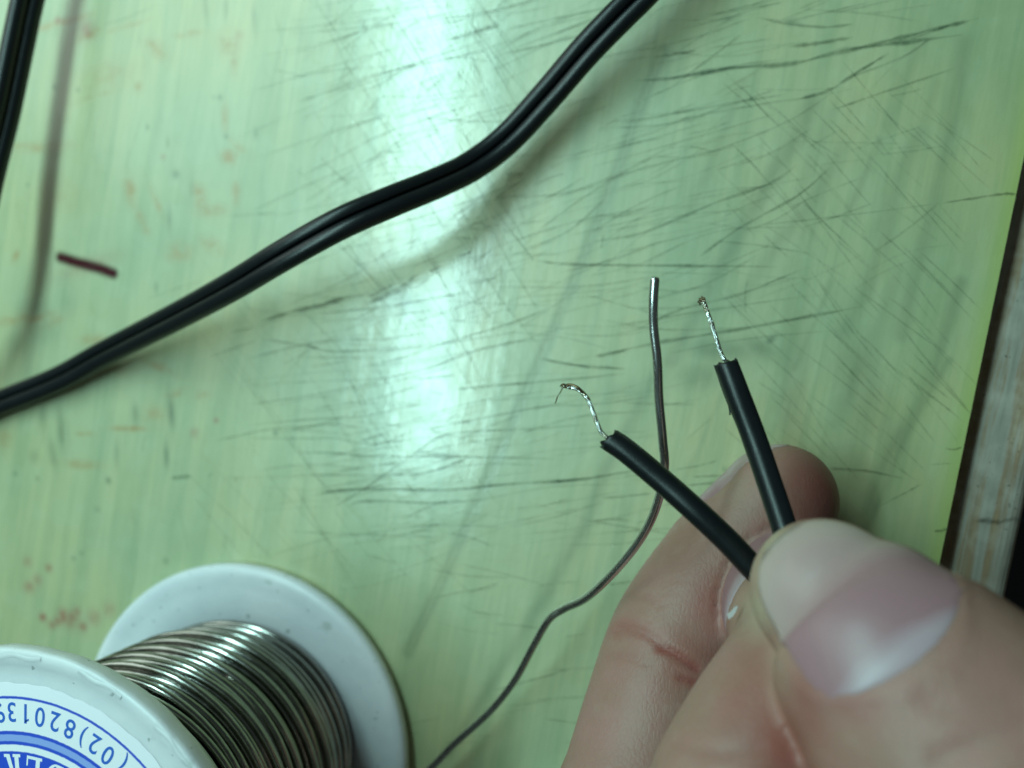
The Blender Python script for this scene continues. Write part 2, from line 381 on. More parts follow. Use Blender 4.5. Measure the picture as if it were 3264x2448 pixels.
# scratches: traced ones first
lines = []
def scr(pts, wpx, st, warm=0.2, org=(0, 0), k=1.0):
    q = spline([P(org[0]+x*k, org[1]+y*k)[:2] for x, y in pts], max(3, 20//len(pts)))
    q[:, :] += rng.normal(0, 0.012, q.shape)
    lines.append((q, wpx/24.0, st, warm))
o5 = (1600, 0)
for L, wd, st in [([(560, 345), (730, 330), (960, 290), (1230, 270), (1450, 215), (1700, 180), (1950, 148)], 15, .75), ([(1450, 215), (1650, 170), (1850, 120), (2020, 78)], 12, .75),
        ([(1080, 75), (1230, 105), (1380, 115), (1490, 103)], 9, .6), ([(1230, 428), (1380, 385), (1500, 310), (1640, 225)], 11, .75), ([(1390, 470), (1650, 380), (1920, 290)], 7, .5),
        ([(640, 245), (830, 215)], 9, .55), ([(720, 370), (850, 270), (1030, 135)], 7, .5), ([(1210, 200), (1350, 182), (1490, 158)], 11, .6), ([(380, 1025), (600, 985), (900, 860), (1130, 780), (1250, 700)], 10, .6),
        ([(800, 1115), (1000, 970), (1250, 830), (1390, 710)], 8, .6), ([(140, 1105), (300, 1120), (700, 1125), (1170, 1130)], 9, .65), ([(1080, 955), (1400, 920), (1860, 862)], 5, .4),
        ([(1860, 862), (2100, 825), (2180, 822)], 9, .8), ([(400, 1505), (700, 1445), (1000, 1395), (1250, 1350), (1520, 1300)], 12, .65), ([(160, 1520), (300, 1545), (520, 1560)], 10, .5),
        ([(560, 440), (900, 300), (1200, 250)], 7, .45), ([(480, 530), (900, 450), (1200, 400)], 7, .45), ([(850, 660), (1200, 520), (1420, 380)], 6, .4), ([(90, 1060), (280, 980), (450, 830)], 8, .5),
        ([(560, 1400), (760, 1310), (1000, 1250), (1300, 1130)], 8, .5), ([(900, 1020), (1130, 1045), (1350, 1085)], 6, .35), ([(1040, 1180), (1030, 1250), (1030, 1330)], 6, .5),
        ([(0, 130), (220, 80), (520, 20)], 7, .45), ([(0, 230), (180, 190), (400, 130)], 9, .5), ([(880, 65), (1200, 10)], 6, .4), ([(1220, 90), (1560, 10)], 6, .4), ([(1400, 60), (1700, -10)], 5, .35),
        ([(620, 640), (900, 560), (1200, 470)], 6, .35), ([(420, 1055), (430, 990)], 6, .45), ([(700, 1500), (1000, 1440), (1400, 1400)], 5, .3), ([(280, 1000), (700, 900)], 6, .35),
        ([(1720, 170), (1950, 90)], 6, .45), ([(1420, 350), (1700, 240), (1830, 150)], 6, .4)]:
    scr(L, wd*.75, st, rng.uniform(0, .5), o5, k5)
o6, k6 = (600, 900), 1/1.58
for L, wd, st in [([(370, 195), (530, 145), (680, 110), (830, 62)], 15, 1.0), ([(210, 255), (340, 225)], 9, .5), ([(110, 375), (350, 290)], 8, .4), ([(340, 280), (600, 320), (700, 345), (850, 345), (1130, 325)], 9, .6),
        ([(580, 378), (980, 380)], 7, .4), ([(840, 428), (1060, 385), (1280, 310), (1640, 200), (1860, 110)], 8, .55), ([(950, 490), (1200, 435), (1450, 345), (1830, 260)], 8, .55), ([(280, 520), (500, 505), (1130, 480)], 6, .4),
        ([(280, 620), (600, 570), (1000, 495)], 6, .4), ([(1340, 540), (1480, 525), (1830, 495), (2212, 458)], 9, .65), ([(1770, 380), (2000, 425), (2212, 435)], 9, .6), ([(2050, 375), (2212, 340)], 12, .7),
        ([(290, 720), (600, 690), (880, 675), (1080, 630), (1210, 610)], 8, .5), ([(470, 750), (700, 715), (900, 735)], 8, .5), ([(110, 805), (400, 740), (640, 720)], 7, .4), ([(1180, 745), (1400, 700), (1700, 640), (1950, 600)], 8, .55),
        ([(1480, 745), (1700, 740), (2000, 715)], 8, .5), ([(520, 855), (760, 860), (890, 873), (1440, 878), (1900, 890)], 9, .55), ([(520, 965), (900, 970), (1160, 965)], 7, .45), ([(1110, 975), (1250, 945), (1420, 880)], 13, .8),
        ([(620, 1080), (760, 1045), (960, 1040), (1310, 1045), (1600, 1015), (1950, 995), (2212, 955)], 11, .75), ([(800, 1130), (900, 1100), (1250, 1110), (1500, 1090)], 9, .6), ([(725, 1135), (900, 1030), (1130, 870), (1290, 770), (1600, 740)], 8, .6),
        ([(1080, 1190), (1250, 1115), (1380, 1090)], 8, .45), ([(700, 150), (870, 620), (1000, 800), (1200, 1060)], 5, .4), ([(170, 340), (560, 860), (750, 1120)], 5, .35), ([(330, 520), (480, 720), (640, 960)], 5, .3),
        ([(1180, 0), (1330, 230), (1500, 520)], 6, .45), ([(100, 985), (125, 955)], 8, .45), ([(240, 980), (240, 1012)], 7, .5), ([(320, 530), (460, 500), (640, 280)], 5, .3), ([(880, 120), (1100, 30)], 9, .6), ([(900, 80), (1050, 0)], 9, .6),
        ([(400, 1380), (700, 1290), (1000, 1250)], 6, .3), ([(1150, 490), (1350, 465)], 8, .5), ([(450, 500), (455, 590)], 12, .3), ([(1310, 190), (1400, 195)], 8, .6), ([(1220, 550), (1290, 565)], 8, .5),
        ([(860, 800), (1000, 760)], 10, .5), ([(1000, 805), (1080, 800)], 8, .5), ([(1130, 850), (1430, 880)], 8, .4), ([(830, 640), (835, 690)], 6, .5), ([(1300, 700), (1360, 660)], 7, .4)]:
    scr(L, wd*.68, st, rng.uniform(0, .6), o6, k6)
for L, wd, st in [([(1320, 447), (1400, 420), (1800, 290), (2212, 150)], 7, .5), ([(1330, 775), (1500, 690), (1730, 575), (2212, 420)], 6, .45), ([(1600, 1340), (1760, 1270), (1850, 1200)], 10, .6), ([(1970, 180), (2100, 140), (2212, 110)], 10, .6),
        ([(460, 110), (560, 80), (720, 10)], 5, .35), ([(550, 750), (600, 600), (640, 470)], 4, .3), ([(1700, 735), (1960, 740)], 7, .4), ([(1350, 520), (1700, 500)], 4, .25), ([(1000, 955), (1250, 935)], 5, .35), ([(640, 1320), (900, 1230)], 5, .25), ([(1200, 310), (1330, 330)], 6, .3),
        ([(390, 1150), (480, 1250)], 4, .45)]:
    scr(L, wd*.8, st, .4, (0, 0), z4)
for L, wd, st in [([(0, 805), (340, 775), (700, 720)], 10, .55), ([(450, 905), (600, 895), (810, 870)], 9, .5), ([(900, 725), (1100, 690), (1230, 655)], 8, .5), ([(1000, 825), (1310, 795)], 10, .55), ([(1050, 765), (1340, 755)], 9, .5), ([(0, 980), (260, 900)], 6, .35), ([(680, 1070), (740, 1055)], 6, .4), ([(1000, 530), (1180, 370)], 5, .3)]:
    scr(L, wd*.6, st, .3, (1700, 1150), 1/2.074)
for L, wd, st in [([(0, 280), (350, 240)], 7, .4), ([(560, 270), (760, 240)], 10, .5), ([(240, 665), (400, 635)], 8, .4), ([(-300, 1070), (0, 985), (280, 905)], 11, .5), ([(0, 1140), (440, 1110)], 10, .3), ([(80, 1280), (360, 1320)], 8, .35), ([(-500, 330), (-250, 250)], 8, .4)]:
    scr(L, wd*.55, st, .3, (1700, 1750), 1/2.376)
scr([(1110, 1137), (1180, 1152)], 6, .0)
scr([(545, 1524), (580, 1520), (612, 1517)], 11, .55, 0)
scr([(2640, 1492), (2760, 1500), (2880, 1525)], 7, .6, .2)
scr([(3010, 1428), (3040, 1432), (3066, 1424)], 5, .8, .2); scr([(2975, 1692), (3000, 1690), (3020, 1684)], 6, .9, .2); scr([(2790, 1620), (2940, 1540)], 4, .4)
scr([(2960, 1480), (3035, 1476)], 3, .4)
# then many fine ones in the same families
def rand_family(n, box, ang_mean, ang_sd, lmin, lmax, wmin, wmax, smin, smax, bend=0.06):
    for _ in range(n):
        x = rng.uniform(box[0], box[2]); y = rng.uniform(box[1], box[3])
        a = math.radians(rng.normal(ang_mean, ang_sd)); L = rng.uniform(lmin, lmax)**1.0
        c = rng.normal(0, bend*0.55)*L
        dx, dy = math.cos(a), -math.sin(a)
        p = [(x-dx*L/2, y-dy*L/2), (x+dy*c, y-dx*c), (x+dx*L/2, y+dy*L/2)]
        scr(p, rng.uniform(wmin, wmax), rng.uniform(smin, smax), rng.uniform(0, .5))
rand_family(190, (1000, 0, 2400, 1000), 17, 9, 120, 620, 2.5, 5.5, .14, .42)
rand_family(30, (2300, 0, 2900, 900), 20, 12, 80, 400, 3, 5, .12, .36)
rand_family(130, (900, 900, 2150, 1750), 7, 8, 100, 560, 2.5, 5.5, .13, .40)
rand_family(26, (1150, 1650, 2000, 2400), 6, 14, 60, 300, 3, 6, .12, .35)
rand_family(130, (1050, 50, 1650, 1000), -55, 7, 120, 480, 2.2, 4, .16, .42, .02)
rand_family(50, (700, 900, 1500, 1800), -52, 6, 100, 500, 2.5, 4, .12, .32, .02)
rand_family(120, (2350, 300, 3050, 1450), -44, 5, 80, 380, 2.5, 4, .16, .42, .02)
rand_family(36, (1000, 0, 1700, 1200), 62, 14, 30, 200, 2.5, 4.5, .15, .5)
rand_family(55, (1150, 0, 1650, 1050), 20, 30, 20, 120, 3, 7, .25, .7)
rand_family(40, (0, 1300, 1300, 1800), 88, 9, 40, 160, 4, 10, .04, .14)
rand_family(30, (0, 0, 1100, 1200), 85, 10, 40, 260, 4, 12, .04, .15)
so = ribbon_mesh(lines, 'scratches', SCR, board, 0.16, 0.00012)
so['kind'] = 'stuff'

# ------------------------------------------------------------------ black twin cord
def cord_mat():
    m = NT('black_pvc'); v = m.obj()
    nz = m.noise(v, 5200, 3, 0.7); n2 = m.noise(v, 900, 3, 0.6)
    dust = m.ramp(m.noise(v, 2600, 2, 0.5), [(0.72, 0.0), (0.78, 0.25)])
    c = m.mix(dust, (0.0065, 0.0075, 0.009, 1), (0.12, 0.11, 0.09, 1))
    m.bs(Base_Color=c, Roughness=m.math('MULTIPLY_ADD', n2, 0.16, 0.27), Normal=m.bump(nz, 0.22, 0.00008), Specular_IOR_Level=0.42); return m.m
PVC = cord_mat()
def fig8(r, k=14, d=0.83):
    """profile of two joined round cores"""
    p = []
    a0 = math.acos(d)
    for j in range(k+1):
        a = (math.pi-a0) - (2*math.pi-2*a0)*j/k
        p.append((r*d+r*math.cos(a), r*math.sin(a)))
    for j in range(k+1):
        a = -a0 - (2*math.pi-2*a0)*j/k
        p.append((-r*d+r*math.cos(a), r*math.sin(a)))
    return p[::-1]
def twin_cord(name, pts, r, twist, parent=None):
    q = np.array([[*P(x, y, z), tw_] for (x, y, z), tw_ in zip(pts, twist)])
    q = spline(q, 16)
    V, Fc = sweep(q[:, :3], fig8(r), twist=q[:, 3])
    return mesh_obj(name, V, Fc, PVC, parent)
main = [(-420, 1420, 2.4), (-150, 1345, 2), (0, 1283, 2), (180, 1210, 2.5), (330, 1128, 4), (560, 1010, 9.5), (740, 912, 14), (900, 815, 16.5), (1080, 715, 16.5), (1240, 645, 14), (1400, 580, 10), (1510, 525, 7), (1620, 440, 5.5), (1740, 310, 5.5), (1860, 170, 6.5), (1960, 65, 7), (2060, -35, 7), (2200, -190, 7), (2420, -420, 5)]
tws = [.25]*4+[.22, .2, .15, .12, .1, .1, .1, .05, 0, -.1, -.15, -.2, -.2, -.2, -.2]
c1 = twin_cord('electric_cord', main, 1.06, tws)
tag(c1, 'long black twin-core cord curving diagonally across the green board', 'cord')
leftc = [(175, -420, 6), (130, -160, 6.4), (88, 0, 6.8), (56, 150, 7.3), (12, 360, 8.0), (-38, 560, 9.2), (-90, 800, 10.5), (-160, 1100, 10), (-300, 1400, 6)]
c2 = twin_cord('electric_cord', leftc, 1.15, [1.08]*9)
tag(c2, 'short piece of black cord crossing the top left corner', 'cord')

# ------------------------------------------------------------------ spool of solder
spool = thing('solder_spool', 'white plastic spool wound with bright silver solder wire, blue printed label on top', 'spool')
LC = P(751.46, 2372.1, 2.4)                  # centre of the base flange
TOPZ = 2.4+37.8
def plastic():
    m = NT('milky_plastic'); v = m.obj()
    n1 = m.noise(v, 120, 4, 0.6); n2 = m.noise(v, 900, 3, 0.6)
    sp = m.ramp(m.noise(v, 1100, 2, 0.4), [(0.715, 0.0), (0.75, 0.55)])
    c = m.mix(m.ramp(n1, [(0.35, 0.0), (0.7, 1.0)]), (0.72, 0.71, 0.76, 1), (0.82, 0.79, 0.82, 1))
    c = m.mix(sp, c, (0.16, 0.19, 0.17, 1))
    sm = m.ramp(m.noise(v, 330, 3, 0.5), [(0.66, 0.0), (0.74, 0.45)])
    c = m.mix(sm, c, (0.36, 0.42, 0.36, 1))
    m.bs(Base_Color=c, Roughness=m.math('MULTIPLY_ADD', n1, 0.2, 0.28), Subsurface_Weight=0.35, Subsurface_Radius=(1, 1, 1), Subsurface_Scale=0.0018,
         Normal=m.bump(m.math('ADD', n1, m.math('MULTIPLY', n2, 0.12)), 0.30, 0.0006)); return m.m
PLA = plastic()
def lathe(name, prof, center, mat, parent, k=128, wob=None, smooth=True):
    V, Fc = [], []
    n = len(prof)
    for j in range(k):
        a = 2*math.pi*j/k
        for i, (r, z) in enumerate(prof):
            rr = r + (wob(a, i) if wob else 0)
            V.append((center[0]+rr*math.cos(a), center[1]+rr*math.sin(a), z))
    for j in range(k):
        for i in range(n-1):
            a, b = j*n+i, ((j+1) % k)*n+i
            Fc.append((a, b, b+1, a+1))
    return mesh_obj(name, V, Fc, mat, parent, smooth)
c = LC
lathe('flange', [(6, 0.15), (24.2, 0.15), (24.7, 0.35), (25.0, 0.9), (25.05, 1.7), (24.9, 2.2), (24.5, 2.5), (23.6, 2.55), (22.4, 2.3), (21.2, 2.15), (9, 2.1), (9, 1.2), (6, 1.2), (6, .15)], c, PLA, spool)
# upper flange: slightly ragged rim, shallow recess where the label lies
wobf = lambda a, i: (0.05*math.sin(5*a+i)+0.025*math.sin(19*a+2)+0.02*math.sin(43*a)) if 4 <= i <= 9 else 0
zt = TOPZ
lathe('flange', [(6, zt-1.2), (9, zt-1.2), (9, zt-2.4), (23.8, zt-2.4), (24.8, zt-2.2), (25.05, zt-1.7), (25.1, zt-0.5), (25.02, zt-0.14), (24.8, zt+0.0), (23.9, zt-0.06), (23.5, zt-0.36), (22.3, zt-0.52), (21.9, zt-0.5), (6, zt-0.5), (6, zt-1.2)], c, PLA, spool, k=256, wob=wobf)
lathe('core', [(9.3, 2.0), (9.3, zt-2.3)], c, PLA, spool, k=64)
# flash of plastic on the rim and dirt crumbs
bmf = simple('flash_plastic', (0.72, 0.77, 0.76), 0.35, Subsurface_Weight=0.3, Subsurface_Radius=(1, 1, 1), Subsurface_Scale=0.001)
V, Fc = [], []
for a0, a1, hh in [(62, 74, .35), (40, 52, .5), (28, 36, .55), (84, 96, .3), (15, 24, .5)]:
    n = 26; b = len(V)
    for i in range(n):
        a = math.radians(a0+(a1-a0)*i/(n-1)); rr = 24.4+0.12*math.sin(i*.35+a0); h = hh*.3*math.sin(math.pi*i/(n-1))*(0.75+0.25*math.sin(i*.5))
        for dr, z in ((-.3, zt-0.05), (0.0, zt+0.05+h*.45), (.2, zt+.02+h*.25), (.45, zt-0.2)): V.append((c[0]+(rr+dr)*math.cos(a), c[1]+(rr+dr)*math.sin(a), z))
    for i in range(n-1):
        for k in range(3):
            q = b+i*4+k; Fc.append((q, q+4, q+5, q+1))
mesh_obj('moulding_flash', V, Fc, PLA, spool)
# label
def pol(px, py, z):
    p = P(px, py, z); d = p-c; return math.hypot(d[0], d[1]), math.atan2(d[1], d[0])
zl = zt-0.42
zz = 600/2212
def rad_of(pts): return float(np.mean([pol(x*zz, 2050+y*zz, zl)[0] for x, y in pts]))
r_lab = rad_of([(0, 425), (250, 450), (550, 520), (800, 610), (1100, 770), (1330, 930), (1600, 1170), (1860, 1467)])
r_l1 = rad_of([(0, 595), (200, 600), (450, 655), (700, 755), (1000, 910), (1250, 1090), (1500, 1290), (1690, 1467)])
r_l2 = rad_of([(0, 1025), (250, 1045), (500, 1110), (800, 1240), (1000, 1365), (1130, 1450)])
r_l3 = rad_of([(0, 1135), (250, 1160), (500, 1235), (750, 1355), (900, 1440)])
r_bl = rad_of([(0, 1250), (250, 1275), (500, 1345), (800, 1467)])
print('label radii', r_lab, r_l1, r_l2, r_l3, r_bl)
def label_mat():
    m = NT('printed_label')
    tc = m.n('ShaderNodeTexCoord'); ctr = m.n('ShaderNodeVectorMath', operation='SUBTRACT'); m.t.links.new(tc.outputs['Object'], ctr.inputs[0])
    ctr.inputs[1].default_value = (c[0]*1e-3, c[1]*1e-3, 0)
    sp = m.n('ShaderNodeSeparateXYZ', {'Vector': ctr.outputs[0]})
    r = m.math('SQRT', m.math('ADD', m.math('MULTIPLY', sp.outputs[0], sp.outputs[0]), m.math('MULTIPLY', sp.outputs[1], sp.outputs[1])))
    r = m.math('MULTIPLY', r, 1000.0)
    r = m.math('ADD', r, m.math('MULTIPLY', m.math('SUBTRACT', m.noise(m.obj(), 2500, 2), 0.5), 0.10))
    white = (0.95, 0.90, 0.97, 1); blue = (0.03, 0.085, 0.62, 1); pale = (0.30, 0.40, 0.82, 1)
    def ring(r0, r1):
        return m.math('MULTIPLY', m.math('SUBTRACT', r, r0-0.05, clamp=False), 10.0, clamp=True), m.math('MULTIPLY', m.math('SUBTRACT', r1+0.05, r), 10.0, clamp=True)
    def band(col, r0, r1, base):
        a, b = ring(r0, r1); return m.mix(m.math('MULTIPLY', a, b), base, col)
    col = m.mix(m.math('MULTIPLY', m.noise(m.obj(), 300, 3), 0.15), white, (0.80, 0.76, 0.84, 1))
    col = band(blue, r_l1-.13, r_l1+.13, col)
    col = band(pale, r_l3, r_l2, col)
    col = band(blue, r_l2-.17, r_l2+.17, col); col = band(blue, r_l3-.17, r_l3+.17, col)
    col = band(blue, -1, r_bl, col)
    m.bs(Base_Color=col, Roughness=0.33, Specular_IOR_Level=0.5); return m.m
wobl = lambda a, i: (0.05*math.sin(23*a)+0.04*math.sin(61*a+1)) if i in (1, 2) else 0
lab = lathe('paper_label', [(6.2, zl), (r_lab, zl), (r_lab+.02, zl-.05), (6.2, zl-.06)], c, label_mat(), spool, k=360, wob=wobl, smooth=False)
# printed characters as thin ink shapes on the label
INK = simple('blue_ink', (0.03, 0.13, 0.58), 0.4)
WHT = simple('white_print', (0.92, 0.88, 0.95), 0.35)
def glyph(ch, name, size, mat, r, a, parent, z, sx=1.0, flip=0.0, off=0.0):
    cu_ = bpy.data.curves.new(name, 'FONT'); cu_.body = ch; cu_.size = size; cu_.align_x = 'CENTER'; cu_.align_y = 'CENTER'; cu_.extrude = 0.008; cu_.offset = off
    cu_.resolution_u = 4
    t = bpy.data.objects.new(name, cu_); COL.objects.link(t)
    dg = bpy.context.evaluated_depsgraph_get(); me = bpy.data.meshes.new_from_object(t.evaluated_get(dg))
    bpy.data.objects.remove(t); bpy.data.curves.remove(cu_)
    co_ = np.array([v.co[:] for v in me.vertices]); co_[:, 0] -= (co_[:, 0].min()+co_[:, 0].max())/2; co_[:, 1] -= (co_[:, 1].min()+co_[:, 1].max())/2
    up = -np.array([math.cos(a+flip), math.sin(a+flip)])           # tops towards the centre
    right = np.array([up[1], -up[0]])
    xy = c[:2] + r*np.array([math.cos(a), math.sin(a)]) + co_[:, :1]*sx*right + co_[:, 1:2]*up
    out = np.c_[xy, z+co_[:, 2]+0.012]*1e-3
    me.vertices.foreach_set('co', out.ravel()); me.update()
    me.name = name; me.materials.clear(); me.materials.append(mat)
    o = bpy.data.objects.new(name, me); COL.objects.link(o); o.parent = parent; return o
chars = [('(', 1445, 1405), ('0', 1265, 1320), ('2', 1110, 1190), (')', 975, 1095), ('8', 820, 1010), ('2', 645, 925), ('0', 470, 870), ('1', 300, 830), ('3', 140, 810), ('9', 0, 820)]
for ch, gx, gy in chars:
    if ch == '1':
        fl_ = [P(x*zz, 2050+y*zz, zl+.02) for x, y in ((297, 934), (338, 912), (334, 888), (297, 908))]
        mesh_obj('printed_flag', fl_, [(0, 1, 2, 3)], INK, lab, smooth=False)
    r, a = pol(gx*zz, 2050+gy*zz, zl)
    glyph(ch, 'printed_digit' if ch.isdigit() else 'printed_bracket', 2.72 if ch.isdigit() else 2.35, INK, r, a, lab, zl, 0.90, 0.0, 0.02)
def slab_letter(ch, r, a, hgt, wd, flip=0.0):
    """bold letters with serifs, built from strokes in a unit box (x right, y up)"""
    rects, arcs = [], []
    s = .24; t = .09
    if ch in 'ERDL': rects += [(.12, 0, .12+s, 1), (0, 0, .46, t), (0, 1-t, .46, 1)]
    if ch == 'E': rects += [(.3, 0, .9, t), (.3, 1-t, .9, 1), (.3, .46, .66, .54), (.82, 0, .9, .3), (.82, .7, .9, 1), (.62, .36, .69, .64)]
    if ch == 'L': rects += [(.3, 0, .9, t), (.82, 0, .9, .32)]
    if ch == 'R': arcs += [(.42, .745, .0, .0, .40, .255, -90, 90, .20)]; rects += [(.3, .49, .46, .49+t), (.3, 1-t, .46, 1)]
    if ch == 'D': arcs += [(.40, .5, 0, 0, .54, .5, -90, 90, .24)]; rects += [(.3, 0, .42, t), (.3, 1-t, .42, 1)]
    if ch == 'O': arcs += [(.5, .5, 0, 0, .48, .52, -180, 180, .24)]
    if ch == 'S': arcs += [(.48, .74, 0, 0, .38, .27, 20, 270, .2), (.48, .26, 0, 0, .40, .28, -160, 90, .2)]
    V, Fc = [], []
    def add(poly):
        b = len(V); V.extend(poly); Fc.append(tuple(range(b, b+len(poly))))
    for k, (x0, y0, x1, y1) in enumerate(rects):
        zq = k*0.0006; add([(x0, y0, zq), (x1, y0, zq), (x1, y1, zq), (x0, y1, zq)])
    for (cx_, cy_, _, _, rx, ry, a0, a1, th) in arcs:
        n = 20
        for i in range(n):
            p0, p1 = math.radians(a0+(a1-a0)*i/n), math.radians(a0+(a1-a0)*(i+1)/n)
            f0, f1 = th*(0.35+0.65*abs(math.cos(p0))), th*(0.35+0.65*abs(math.cos(p1)))
            add([(cx_+rx*math.cos(p0), cy_+ry*math.sin(p0), .008), (cx_+rx*math.cos(p1), cy_+ry*math.sin(p1), .008),
                 (cx_+(rx-f1)*math.cos(p1), cy_+(ry-f1*.55)*math.sin(p1), .008), (cx_+(rx-f0)*math.cos(p0), cy_+(ry-f0*.55)*math.sin(p0), .008)])
    if ch == 'R': add([(.44, .5, .009), (.64, .52, .009), (.88, .04, .009), (.64, 0, .009)]); add([(.64, 0, .0095), (.98, 0, .0095), (.98, t, .0095), (.68, t, .0095)])
    V = np.array(V); V[:, 0] = (V[:, 0]-.48)*wd; V[:, 1] = (V[:, 1]-.5)*hgt
    up = -np.array([math.cos(a+flip), math.sin(a+flip)]); right = np.array([up[1], -up[0]])
    xy = c[:2] + r*np.array([math.cos(a), math.sin(a)]) + V[:, :1]*right + V[:, 1:2]*up
    return mesh_obj('printed_letter', np.c_[xy, zl+0.014+V[:, 2]], Fc, WHT, lab, smooth=False)
hl = 3.3
pts_l = [('D', 640, 1510), ('E', 395, 1405), ('R', 150, 1375)]
rr_, aa_ = [], []
for ch, gx, gy in pts_l:
    r, a = pol(gx*zz, 2050+gy*zz, zl); rr_.append(r); aa_.append(a)
rm = r_bl-0.28-hl/2; da = (aa_[2]-aa_[0])/2
for ch, k in (('S', -3), ('O', -2), ('L', -1), ('D', 0), ('E', 1), ('R', 2)):
    slab_letter(ch, rm, aa_[0]+da*k, hl, 1.95)

# windings
def solder_mat(name='solder_wire', ro=0.10):
    m = NT(name); v = m.obj(); n1 = m.noise(v, 700, 3, 0.6); n2 = m.noise(v, 3000, 2)
    c_ = m.mix(n1, (0.25, 0.24, 0.22, 1), (0.47, 0.45, 0.42, 1))
    if ro > .15: c_ = m.mix(n1, (0.52, 0.51, 0.50, 1), (0.70, 0.69, 0.68, 1))
    m.bs(Base_Color=c_, Metallic=1.0, Roughness=m.math('MULTIPLY_ADD', n1, 0.14, ro), Normal=m.bump(n2, 0.12, 0.00006)); return m.m
SOL = solder_mat()
RW = 0.40; RC = 0.50
def helix(r0, z0, z1, turns, phase, jr, jz, seed, slope=0.0):
    rg = np.random.default_rng(seed); n = int(turns*84)
    t = np.linspace(0, turns, n); a = 2*math.pi*t+phase
    z = z0+(z1-z0)*t/turns
    kn = np.arange(0, turns+2); jzv = np.interp(t, kn, rg.normal(0, jz, len(kn))); jrv = np.interp(t, kn, rg.uniform(-jr, jr, len(kn)))
    per = jz*0.9*np.sin(a*1.0+rg.uniform(0, 6)+t*0.8)
    z = np.clip(z+jzv+per+slope*np.sin(a+1.0), 2.95, zt-2.9)
    r = r0+jrv+0.10*np.sin(a*2+t)
    return np.c_[c[0]+r*np.cos(a), c[1]+r*np.sin(a), z]
coil_layers = []
for i, (r0, turns, jr, jz, sl, z0, z1) in enumerate([(15.6, 32, .05, .05, 0, 3.0, zt-2.9), (16.4, 30, .08, .10, .2, 3.0, zt-2.9), (17.3, 25, .08, .22, -.35, 3.0, zt-3.2), (18.05, 7, .06, .25, .7, 9.0, zt-8)]):
    q = helix(r0, z0, z1, turns, i*1.7, jr, jz, 40+i, sl)
    V, Fc = sweep(q, circle(RC, 10), up=(0, 0, 1)); mesh_obj('solder_winding', V, Fc, SOL, spool)
# a few turns crossing the rest
for i in range(4):
    rg = np.random.default_rng(90+i); n = 110
    a = np.linspace(rg.uniform(0, 6.28), 0, 1)[0]+np.linspace(0, 5.6, n); zc = 9+i*6.5; amp = rg.uniform(1.2, 3.6)
    z = np.clip(zc+amp*np.sin(a/2+rg.uniform(0, 6)), 3, zt-3); r = 18.05+0.16*np.sin(3*a)-0.9*(1-np.sin(np.linspace(0, math.pi, n))**.4)
    V, Fc = sweep(np.c_[c[0]+r*np.cos(a), c[1]+r*np.sin(a), z], circle(RC, 10)); mesh_obj('solder_winding', V, Fc, SOL, spool)
# the free end of the solder, rising from the board
tail = [(1020, 2840, 4), (1180, 2640, 3), (1375, 2448, 4), (1450, 2370, 5), (1560, 2270, 7), (1640, 2170, 9), (1700, 2060, 11), (1750, 1975, 13), (1800, 1940, 14), (1870, 1905, 16), (1960, 1820, 19), (2040, 1720, 21), (2090, 1620, 23), (2117, 1500, 25), (2112, 1400, 26), (2100, 1270, 27), (2095, 1150, 28), (2083, 1040, 28.5), (2083, 950, 29), (2088, 884, 29)]
q = spline([P(*p) for p in tail], 12)
V, Fc = sweep(q, circle(RW*1.12, 16), up=(0, 0, 1), scale=np.r_[np.ones(len(q)-2), 0.96, 0.80])
so = mesh_obj('solder_tail', V, Fc, solder_mat('dull_solder_wire', 0.19), spool)

# ------------------------------------------------------------------ the split cord held in the hand
held = thing('split_cord', 'split black cord with two stripped and tinned ends pinched between the fingertips', 'cord')
leadL = [(1942, 1400, 30), (2000, 1440, 30.2), (2110, 1532, 30.5), (2220, 1630, 31), (2320, 1725, 31), (2400, 1810, 31), (2480, 1890, 31), (2600, 2010, 31)]
leadR = [(2312, 1155, 27), (2345, 1240, 27.5), (2400, 1385, 28), (2450, 1530, 29), (2490, 1650, 30), (2520, 1740, 30.8), (2580, 1850, 31), (2660, 1960, 31)]
RL = 1.12
def lead_profile(r, flat):
    p = []
    for j in range(24):
        a = 2*math.pi*j/24; x, y = r*math.cos(a), r*math.sin(a)
        p.append((x, y))
    # the torn web where the two cores were joined
    i = flat
    p[i] = (p[i][0]*1.13, p[i][1]*1.13)
    p[(i+1) % 24] = (p[(i+1) % 24][0]*1.13, p[(i+1) % 24][1]*1.13)
    p[(i+3) % 24] = (p[(i+3) % 24][0]*0.93, p[(i+3) % 24][1]*0.93)
    return p
def lead(pts, flat, name, r):
    q = spline([P(*p) for p in pts], 10)
    s = np.ones(len(q)); s[0] = 0.97
    V, Fc = sweep(q, lead_profile(r, flat), scale=s)
    # ragged cut end
    k = 24; d = q[0]-q[1]; d /= np.linalg.norm(d)
    for j in range(k): V[j] += d*(0.28*math.sin(2*math.pi*j/k*1.0+flat)+0.16*math.sin(j*1.9)+0.10*math.sin(j*5.3))
    V[-2] -= d*0.5
    return mesh_obj(name, V, Fc, PVC, held)
lead(leadL, 20, 'insulation', RL); lead(leadR, 9, 'insulation', RL)
join = [(2640, 2000, 31), (2760, 2120, 30), (2950, 2350, 28), (3150, 2650, 22), (3300, 3100, 12), (3400, 3600, 6)]
V, Fc = sweep(spline([P(*p) for p in join], 10), fig8(0.9)); mesh_obj('twin_insulation', V, Fc, PVC, held)
